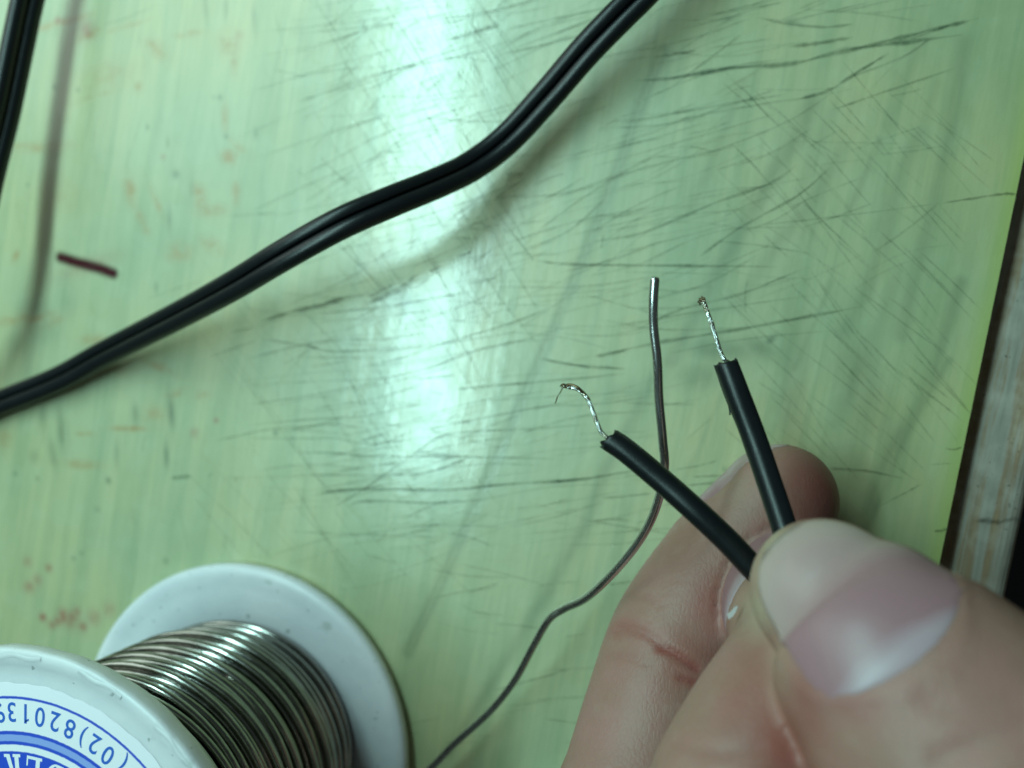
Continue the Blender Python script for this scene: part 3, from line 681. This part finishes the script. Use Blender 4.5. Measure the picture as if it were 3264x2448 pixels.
# sliver of torn web on the right lead
q = spline([P(2290, 1190, 27), P(2302, 1225, 27), P(2316, 1262, 27.2), P(2325, 1300, 27.2), P(2327, 1322, 27.4)], 6)
V, Fc = sweep(q, [(-.10, -.3), (.12, -.3), (.12, .3), (-.10, .3)], scale=np.linspace(1.2, .55, len(q))); mesh_obj('torn_sliver', V, Fc, PVC, held)
q = spline([P(2284, 1165, 27), P(2304, 1230, 27), P(2330, 1300, 27.4), P(2372, 1400, 28)], 6)
V, Fc = sweep(q, [(-.16, -.5), (.2, -.4), (.2, .4), (-.16, .5)], scale=np.linspace(1.1, .75, len(q))); mesh_obj('torn_web', V, Fc, PVC, held)
def tin_mat():
    m = NT('tinned_copper'); v = m.obj(); n1 = m.noise(v, 2600, 3, 0.7); n2 = m.noise(v, 1300, 2)
    c_ = m.mix(m.ramp(n2, [(0.52, 0.0), (0.66, 0.75)]), (0.88, 0.90, 0.89, 1), (0.30, 0.22, 0.10, 1))
    m.bs(Base_Color=c_, Metallic=1.0, Roughness=0.17, Normal=m.bump(n1, 0.8, 0.0002)); return m.m
TIN = tin_mat()
def strands(pts, r, name, turns=5, n_str=5):
    q = spline([P(*p) for p in pts], 14); T, U, S = frames(q, (0, 0, 1)); n = len(q); V, Fc = [], []
    t = np.linspace(0, 1, n)
    for s in range(n_str):
        a = 2*math.pi*s/n_str+2*math.pi*turns*t
        rr = r*0.52*(1+0.12*np.sin(t*9+s))
        cc = q+S*(rr*np.cos(a))[:, None]+U*(rr*np.sin(a))[:, None]
        v_, f_ = sweep(cc, circle(r*0.56, 7), scale=(1+0.18*np.sin(t*23+s*2)))
        b = len(V); V.extend(v_.tolist()); Fc += [tuple(i+b for i in f) for f in f_]
    return mesh_obj(name, V, Fc, TIN, held)
strands([(1948, 1405, 30), (1918, 1378, 30), (1905, 1350, 30), (1893, 1318, 29.8), (1878, 1280, 29.6), (1862, 1258, 29.4), (1840, 1240, 29.2), (1812, 1233, 29), (1795, 1228, 29)], 0.21, 'bare_strands', 2.0)
strands([(2310, 1150, 27), (2296, 1118, 27), (2284, 1080, 27), (2271, 1040, 26.8), (2256, 1000, 26.6), (2247, 975, 26.5), (2240, 958, 26.4)], 0.20, 'bare_strands', 2.2)
# frayed tips: little hooked wires
def frays(px, py, z, ang_list, name):
    V, Fc = [], []
    for i, (a, L) in enumerate(ang_list):
        a = math.radians(a)
        pts = [(px, py, z), (px+math.cos(a)*L*.6, py-math.sin(a)*L*.6, z+.15), (px+math.cos(a+.8)*L, py-math.sin(a+.8)*L, z-.1)]
        v_, f_ = sweep(spline([P(*p) for p in pts], 5), circle(0.085, 6), scale=np.linspace(1.1, .8, 11))
        b = len(V); V.extend(v_.tolist()); Fc += [tuple(k+b for k in f) for f in f_]
    m = NT('burnt_copper'); m.bs(Base_Color=(0.20, 0.14, 0.08, 1), Metallic=0.8, Roughness=0.35)
    return mesh_obj(name, V, Fc, m.m, held)
frays(2240, 960, 26.4, [(150, 16), (100, 14), (60, 15), (190, 15), (20, 12), (120, 9)], 'frayed_tip')
frays(1800, 1230, 29, [(140, 14), (170, 10), (-20, 16)], 'frayed_tip')
q = spline([P(1860, 1256, 29.4), P(1845, 1238, 29.7), P(1825, 1228, 29.6), P(1808, 1226, 29.4)], 5)
V, Fc = sweep(q, circle(0.14, 7)); mesh_obj('burnt_strand', V, Fc, bpy.data.materials['burnt_copper'], held)
q = spline([P(1793, 1236, 29), P(1786, 1250, 28), P(1778, 1262, 27), P(1770, 1285, 26)], 5)
V, Fc = sweep(q, circle(0.09, 6)); mesh_obj('loose_strand', V, Fc, TIN, held)

# ------------------------------------------------------------------ the hand
def finger_rings(pts, dors, n=9, capf=1.0):
    """pts: (px,py,z, r_wide, r_thick); rounded cap at the first point"""
    A = np.array([[*P(x, y, z), rw, rt] for x, y, z, rw, rt in pts])
    if isinstance(dors[0], (int, float)): dors = [dors]*len(pts)
    D = np.array([np.asarray(d, float)/np.linalg.norm(d) for d in dors])
    q = spline(np.hstack([A, D]), n)
    t0 = q[0, :3]-q[1, :3]; t0 /= np.linalg.norm(t0)
    caps = []
    for k in range(10):
        a = math.pi/2*(1-k/10)            # from the pole
        r = q[0].copy(); r[:3] = q[0, :3]+t0*q[0, 3]*capf*math.sin(a); r[3] = max(q[0, 3]*math.cos(a), .02); r[4] = max(q[0, 4]*math.cos(a), .02); caps.append(r)
    t1 = q[-1, :3]-q[-2, :3]; t1 /= np.linalg.norm(t1); tail_ = []
    for k in range(1, 9):
        a = math.pi/2*k/8; r = q[-1].copy(); r[:3] = q[-1, :3]+t1*q[-1, 3]*math.sin(a); r[3] = max(q[-1, 3]*math.cos(a), .05); r[4] = max(q[-1, 4]*math.cos(a), .05); tail_.append(r)
    q = np.vstack([caps, q, tail_])
    Cc = q[:, :3]; T = np.gradient(Cc, axis=0); T /= np.linalg.norm(T, axis=1)[:, None]
    Tc = q[12, :3]-q[10, :3]; Tc /= np.linalg.norm(Tc); T[:11] = Tc
    U = q[:, 5:8]-(q[:, 5:8]*T).sum(1)[:, None]*T; U /= np.linalg.norm(U, axis=1)[:, None]
    S = np.cross(T, U)
    return Cc, q[:, 3], q[:, 4], T, U, S
def ring_pt(fr, i, phi, off=0.0):
    """surface point: i = ring index (float), phi = angle from the back of the finger"""
    Cc, rw, rt, T, U, S = fr
    i = min(max(i, 0), len(Cc)-1.001); k = int(i); f = i-k
    g = lambda A_: A_[k]*(1-f)+A_[k+1]*f
    n_ = g(U)*math.cos(phi)+g(S)*math.sin(phi)
    return g(Cc)+g(U)*math.cos(phi)*(g(rt)+off)+g(S)*math.sin(phi)*(g(rw)+off)
def loft(fr, k=40):
    n = len(fr[0]); V = []; Fc = []
    for i in range(n):
        for j in range(k): V.append(ring_pt(fr, i, 2*math.pi*j/k))
    V[n*k-1] = V[n*k-1]
    for i in range(n-1):
        for j in range(k):
            a, b = i*k+j, i*k+(j+1) % k; Fc.append((a, a+k, b+k, b))
    V.append(fr[0][0]); V.append(fr[0][-1]); m_ = len(V)
    for j in range(k): Fc.append((m_-2, j, (j+1) % k)); Fc.append((m_-1, (n-1)*k+(j+1) % k, (n-1)*k+j))
    return V, Fc
thumb = finger_rings([(2648, 1902, 39, 5.9, 5.1), (2718, 1968, 40, 7.1, 6.2), (2790, 2060, 41.5, 8.3, 7.1), (2890, 2170, 42.5, 9.2, 7.9), (3060, 2370, 44, 10.4, 9.0), (3300, 2650, 46, 10.6, 9.5), (3500, 2960, 45, 11.5, 11), (3640, 3340, 42, 13, 12), (3700, 3700, 38, 13, 11)],
    (0.28, 0.22, 1.0), capf=1.08)
index = finger_rings([(2500, 1845, 14, 6.2, 5.5), (2505, 1915, 19, 6.8, 5.9), (2540, 1995, 25.5, 6.6, 6.0), (2560, 2110, 31.5, 6.6, 6.2), (2505, 2230, 34.5, 6.8, 6.5), (2425, 2380, 37, 6.9, 6.8), (2350, 2600, 40, 7.4, 7.4), (2380, 2900, 43, 8.2, 8.2), (2680, 3380, 43, 9.5, 9.5), (3100, 3800, 38, 11, 10), (3400, 4050, 33, 10, 9)],
    (-0.80, 0.45, 0.35), capf=0.95)
middle = finger_rings([(2475, 1612, 9.2, 7.0, 6.4), (2400, 1706, 9.8, 7.4, 6.9), (2290, 1840, 11.2, 7.6, 7.2), (2195, 1985, 13, 7.6, 7.5), (2150, 2090, 14.4, 7.9, 7.7), (2095, 2280, 17, 8.0, 7.8), (2045, 2480, 20, 8.2, 8.0), (2000, 2750, 25, 8.8, 8.8), (2150, 3150, 34, 9.0, 9.0), (2600, 3750, 40, 10, 10), (3100, 4100, 40, 12, 12)],
    (-0.90, 0.50, -0.38), capf=1.0)
ringf = finger_rings([(2500, 2950, 9, 6.8, 6.4), (2300, 3000, 9.5, 7.4, 7), (2100, 3100, 12, 7.8, 7.6), (2050, 3400, 20, 8.2, 8), (2200, 3900, 30, 9, 9), (2800, 4400, 34, 10, 10), (3200, 4500, 34, 11, 11)], (-0.6, -0.2, 0.6))
little = finger_rings([(2700, 3400, 8, 5.6, 5.3), (2500, 3550, 8.5, 6.2, 5.8), (2300, 3750, 10, 6.6, 6.4), (2250, 4100, 18, 7, 7), (2500, 4600, 26, 8, 8), (3100, 4900, 28, 9, 9)], (-0.6, -0.2, 0.6))
def blobchain(pts):
    return finger_rings(pts, (0, 0, 1.0))
palm = blobchain([(2700, 3900, 36, 12, 12), (3100, 3950, 38, 22, 15), (3500, 4000, 40, 27, 17), (3900, 4250, 42, 26, 17), (4300, 4600, 42, 21, 16), (4800, 5000, 42, 19, 15), (6200, 6000, 42, 22, 18)])
verts, faces = [], []
for fr in (thumb, index, middle, ringf, little, palm):
    V, Fc = loft(fr); b = len(verts); verts += [tuple(p) for p in V]; faces += [tuple(i+b for i in f) for f in Fc]
def remeshed(verts, faces, vox, smooth_it):
    me = bpy.data.meshes.new('tmp'); me.from_pydata((np.array(verts)*1e-3*50).tolist(), [], faces)   # enlarged so the remesher works in a comfortable range
    ob = bpy.data.objects.new('tmp', me); COL.objects.link(ob)
    bm = bmesh.new(); bm.from_mesh(me); bmesh.ops.recalc_face_normals(bm, faces=bm.faces); bm.to_mesh(me); bm.free()
    md = ob.modifiers.new('r', 'REMESH'); md.mode = 'VOXEL'; md.voxel_size = vox*1e-3*50; md.use_smooth_shade = True
    ms_ = ob.modifiers.new('s', 'SMOOTH'); ms_.factor = 0.5; ms_.iterations = smooth_it
    dg = bpy.context.evaluated_depsgraph_get(); out = bpy.data.meshes.new_from_object(ob.evaluated_get(dg))
    bpy.data.objects.remove(ob); bpy.data.meshes.remove(me)
    co_ = np.empty(len(out.vertices)*3, np.float32); out.vertices.foreach_get('co', co_); out.vertices.foreach_set('co', co_/50); out.update()
    return out
hm = remeshed(verts, faces, 0.42, 7)
hm.name = 'hand'
n = len(hm.vertices); co_ = np.empty(n*3, np.float32); hm.vertices.foreach_get('co', co_); HV = co_.reshape(-1, 3)*1000.0
no_ = np.empty(n*3, np.float32); hm.vertices.foreach_get('normal', no_); HN = no_.reshape(-1, 3)
print('hand verts', n)
# photo pixel of every hand vertex at its place (for creases and blushes given where they are seen)
D = HV-np.array([0, 0, H]); Cc_ = D @ R        # world -> camera axes
PXV = CX+F_PX*Cc_[:, 0]/Cc_[:, 2]; PYV = CY+F_PX*Cc_[:, 1]/Cc_[:, 2]
SCV = F_PX/Cc_[:, 2]
disp = np.zeros(n)
# nails ---------------------------------------------------------------
def nail(fr, i0, i1, phi_c, Wm, name, mat, lift=0.12, sq=3.0, thick=0.35, lun=0.0):
    """plate on the back of the finger from ring i0 (free edge) to i1 (cuticle)"""
    na, nb = 30, 30; G = []; V = []
    def spot(a, b_, off=0.0):
        aa = a*(1-abs(b_)**sq*0.26) if a > 0 else a
        ac = max(-1.0, min(1.0, aa)); t = (aa+1)/2
        i = i0+(i1-i0)*t
        k = int(min(max(i, 0), len(fr[0])-1)); rw = max(fr[1][k], 1.2)
        f = max(0.0, 1-abs(ac)**2.3)**0.5 if ac < 0 else 1-0.30*ac**3
        f = max(f, 0.22)
        ph = max(-1.45, min(1.45, Wm*f/rw*b_))
        return ring_pt(fr, i, phi_c+ph, off)
    for ia in range(na+1):
        for ib in range(nb+1):
            a = -1+2*ia/na; b_ = -1+2*ib/nb
            e = max(abs(a), abs(b_)); lf = lift-0.20*max(0, (e-0.88)/0.12)**2*(1 if a > -0.5 else 0.3)
            V.append(spot(a, b_, lf)); G.append((a, b_))
    Fc = []
    for ia in range(na):
        for ib in range(nb):
            q = ia*(nb+1)+ib; Fc.append((q, q+1, q+nb+2, q+nb+1))
    G = np.array(G)
    o = mesh_obj(name, V, Fc, mat, None, attrs={'na': (G[:, 0]+1)/2, 'nb': (G[:, 1]+1)/2})
    so_ = o.modifiers.new('thickness', 'SOLIDIFY'); so_.thickness = thick*1e-3; so_.offset = -1
    # extended coordinates for the skin around it
    kd_pts, kd_val = [], []
    for ia in range(41):
        for ib in range(41):
            a = -1.7+3.4*ia/40; b_ = -1.7+3.4*ib/40
            p = spot(a, b_)
            kd_pts.append(p); kd_val.append((a, b_))
    kd = KDTree(len(kd_pts))
    for k, p in enumerate(kd_pts): kd.insert(Vector(p), k)
    kd.balance(); ctr = np.mean(V, axis=0); rad = np.linalg.norm(np.array(V)-ctr, axis=1).max()*1.5
    near = np.where(np.linalg.norm(HV-ctr, axis=1) < rad)[0]
    for vi in near:
        _, k, dist = kd.find(Vector(HV[vi]))
        if dist > 0.85: continue
        a, b_ = kd_val[k]
        e = (abs(a)**4+abs(b_)**4)**.25
        if e < 0.90: disp[vi] -= 0.30*min(1, (0.90-e)/0.10)
        elif e < 1.5 and a > -0.6: disp[vi] += 0.13*math.exp(-((e-1.12)/0.13)**2)
    return o
def nail_mat():
    m = NT('fingernail'); a = m.attr('na'); b_ = m.attr('nb')
    x = m.math('MULTIPLY', m.math('SUBTRACT', b_, 0.56), 2.0)
    arc = m.math('ADD', a, m.math('MULTIPLY', m.math('MULTIPLY', x, x), -0.20))
    nz = m.noise(m.obj(), 330, 3); nz2 = m.noise(m.obj(), 120, 2)
    arc = m.math('ADD', arc, m.math('MULTIPLY', m.math('SUBTRACT', nz, 0.5), 0.06))
    pink = m.mix(nz2, (0.34, 0.165, 0.19, 1), (0.39, 0.215, 0.235, 1))
    tipw = m.ramp(m.math('ADD', m.math('SUBTRACT', a, m.math('MULTIPLY', m.math('MULTIPLY', x, x), 0.22)), m.math('MULTIPLY', m.math('SUBTRACT', nz2, 0.5), 0.2)), [(0.0, 0.75), (0.42, 0.0)])
    c_ = m.mix(tipw, pink, (0.54, 0.40, 0.36, 1))
    luna = m.ramp(arc, [(0.81, 0.0), (0.89, 1.0)])
    c_ = m.mix(m.math('MULTIPLY', luna, 0.75), c_, (0.50, 0.37, 0.42, 1))
    st = m.noise(m.obj(), 800, 2)
    m.bs(Base_Color=c_, Roughness=0.36, Subsurface_Weight=0.15, Subsurface_Radius=(1, .4, .3), Subsurface_Scale=0.001, Normal=m.bump(st, 0.08, 0.0002), Specular_IOR_Level=0.4); return m.m
NAIL = nail_mat()
nails = []
nails.append(nail(thumb, 4.2, 35.5, 0.04, 7.9, 'fingernail', NAIL, lift=0.10, sq=2.2))
nails.append(nail(index, 3.0, 27, 0.0, 6.6, 'fingernail', NAIL, lift=0.10, sq=2.6))
nails.append(nail(middle, 3.0, 25, 0.0, 6.6, 'fingernail', NAIL, lift=0.10, sq=2.6))
# creases: lines given where they are seen, acting on the near side of the named finger
def near_axis(fr, i0, i1, extra=3.0):
    Cc = fr[0][i0:i1]; rmax = max(fr[1][i0:i1])+extra
    d = np.min(np.linalg.norm(HV[:, None, :]-Cc[None, ::3, :], axis=2), axis=1) if n < 400000 else np.full(n, 0)
    return d < rmax
mk_mid = near_axis(middle, 0, len(middle[0])-20); mk_th = near_axis(thumb, 0, len(thumb[0])-10); mk_in = near_axis(index, 0, len(index[0])-20)
rednd = np.zeros(n); pale = np.zeros(n)
def crease(mask, pts, wmm, depth, redn=0.0, facing=True):
    mk = np.where(mask)[0]; best = np.full(len(mk), 1e9)
    q = spline([(x, y, 0) for x, y in pts], 5)[:, :2]
    for a, b_ in zip(q[:-1], q[1:]):
        d = b_-a; L = d@d+1e-9; t = np.clip(((PXV[mk]-a[0])*d[0]+(PYV[mk]-a[1])*d[1])/L, 0, 1)
        np.minimum(best, np.hypot(PXV[mk]-a[0]-t*d[0], PYV[mk]-a[1]-t*d[1]), out=best)
    g = np.exp(-((best/SCV[mk])/wmm)**2)
    disp[mk] -= depth*g; rednd[mk] = np.maximum(rednd[mk], redn*np.exp(-((best/SCV[mk])/(wmm*2.2))**2))
crease(mk_mid, [(1965, 2010), (1990, 2000), (2060, 2020), (2110, 2055), (2180, 2105), (2250, 2140)], 0.45, 0.30, .45)
crease(mk_mid, [(2100, 2068), (2150, 2080), (2190, 2108), (2225, 2130)], 0.30, 0.25, 1.0)
crease(mk_mid, [(2170, 2160), (2210, 2175), (2240, 2190)], 0.3, 0.2, .9)
crease(mk_mid, [(1945, 2095), (2010, 2098), (2080, 2120)], 0.35, 0.15, .2)
crease(mk_mid, [(2010, 1900), (2060, 1905), (2110, 1930)], 0.35, 0.10, .1)
for i in range(9):
    y = 1840+i*34; crease(mk_mid, [(2060+rng.uniform(-20, 20), y+40), (2150, y+10), (2250+rng.uniform(-20, 30), y+30)], 0.22, 0.035)
for i in range(10):
    x = 2000+i*28; crease(mk_mid, [(x+40, 2150), (x+5, 2290), (x-35, 2440)], 0.25, 0.035)
crease(mk_in, [(2170, 2370), (2300, 2395), (2420, 2380)], 0.6, 0.15, .1)
crease(mk_th, [(2960, 2230), (3080, 2270), (3230, 2240)], 0.9, 0.15, .0)
crease(mk_th, [(3000, 2420), (3150, 2360), (3300, 2300)], 0.9, 0.25, .0)
HV2 = HV+HN*disp[:, None]
hm.vertices.foreach_set('co', (HV2*1e-3).astype(np.float32).ravel()); hm.update()
def blush(arr, px, py, rx, ry, amt, mask=None, rot=0):
    a = math.radians(rot); dx, dy = PXV-px, PYV-py
    xx = dx*math.cos(a)+dy*math.sin(a); yy = -dx*math.sin(a)+dy*math.cos(a)
    g = amt*np.exp(-((xx/rx)**2+(yy/ry)**2))
    if mask is not None: g = g*mask
    np.maximum(arr, g, out=arr)
ft = lambda m_: m_.astype(float)
blush(rednd, 2640, 1560, 150, 190, .85, ft(mk_mid)); blush(rednd, 2180, 2110, 130, 110, .55, ft(mk_mid)); blush(rednd, 2260, 1900, 90, 140, .55, ft(mk_mid), -20)
blush(rednd, 2480, 2330, 90, 260, 1.0, ft(mk_in), -14); blush(rednd, 2370, 2250, 80, 120, .5, ft(mk_in)); blush(rednd, 2280, 1790, 60, 90, .25, ft(mk_mid), 30)
blush(rednd, 2560, 2240, 60, 180, .6, ft(mk_th), -14); blush(rednd, 2740, 2240, 120, 70, .4, ft(mk_th), 30)
blush(pale, 2420, 1950, 60, 90, .8, ft(mk_in)); blush(pale, 2470, 1800, 70, 160, 1.0, ft(mk_th)); blush(pale, 2480, 2150, 60, 160, .35, ft(mk_th)); blush(pale, 2350, 1560, 90, 60, .4, ft(mk_mid), -45)
for k_, a_ in (('red', rednd), ('pale', pale)):
    at = hm.attributes.new(k_, 'FLOAT', 'POINT'); at.data.foreach_set('value', a_.astype(np.float32))
def skin():
    m = NT('skin'); v = m.obj()
    big = m.noise(v, 130, 3, 0.6); mid = m.noise(v, 480, 3, 0.6); fine = m.noise(v, 2200, 3, 0.7)
    c_ = m.mix(m.ramp(big, [(0.35, 0.0), (0.65, 1.0)]), (0.34, 0.182, 0.14, 1), (0.40, 0.195, 0.17, 1))
    c_ = m.mix(m.math('MULTIPLY', m.ramp(mid, [(0.5, 0.0), (0.72, 1.0)]), 0.4), c_, (0.40, 0.25, 0.20, 1))
    vo = m.n('ShaderNodeTexVoronoi', {'Vector': v, 'Scale': 2300.0}, feature='DISTANCE_TO_EDGE').outputs['Distance']
    vm = m.n('ShaderNodeMapping', {'Vector': v}); vm.inputs['Scale'].default_value = (1.0, 0.45, 1.0); vm.inputs['Rotation'].default_value = (0, 0, 0.35)
    vo2 = m.n('ShaderNodeTexVoronoi', {'Vector': vm.outputs[0], 'Scale': 1900.0}, feature='DISTANCE_TO_EDGE').outputs['Distance']
    cell_ = m.ramp(vo2, [(0.0, 0.0), (0.22, 1.0)])
    c_ = m.mix(m.math('MULTIPLY', m.math('SUBTRACT', 1.0, cell_), 0.14), c_, (0.33, 0.17, 0.12, 1))
    c_ = m.mix(m.math('MULTIPLY', m.attr('red'), 0.75), c_, (0.30, 0.055, 0.045, 1))
    c_ = m.mix(m.math('MULTIPLY', m.attr('pale'), 0.75), c_, (0.48, 0.39, 0.28, 1))
    h_ = m.math('ADD', m.math('MULTIPLY', cell_, 0.7), m.math('MULTIPLY', m.ramp(vo, [(0.0, 0.0), (0.2, 1.0)]), 0.25))
    h_ = m.math('ADD', h_, m.math('MULTIPLY', fine, 0.5))
    nb = m.bump(h_, 0.24, 0.00008)
    m.bs(Base_Color=c_, Roughness=m.math('MULTIPLY_ADD', mid, 0.15, 0.42), Subsurface_Weight=0.35, Subsurface_Radius=(1.0, 0.35, 0.2), Subsurface_Scale=0.0016, Normal=nb, Specular_IOR_Level=0.42)
    return m.m
hm.materials.clear(); hm.materials.append(skin())
hand = bpy.data.objects.new('hand', hm); COL.objects.link(hand)
tag(hand, 'bare hand entering from the lower right, thumb and forefinger pinching two black wires', 'hand')
for o in nails: o.parent = hand
q = [P(x, y, 31.5) for x, y in ((2322, 1975), (2318, 1958), (2330, 1950), (2342, 1936), (2352, 1932), (2346, 1950), (2336, 1965))]
fk = simple('dry_skin', (0.55, 0.5, 0.5), 0.4)
mesh_obj('dry_skin_flake', [p for p in q]+[p-np.array([0, 0, .25]) for p in q], [tuple(range(7)), tuple(range(13, 6, -1))]+[(k, (k+1) % 7, (k+1) % 7+7, k+7) for k in range(7)], fk, hand, smooth=False)
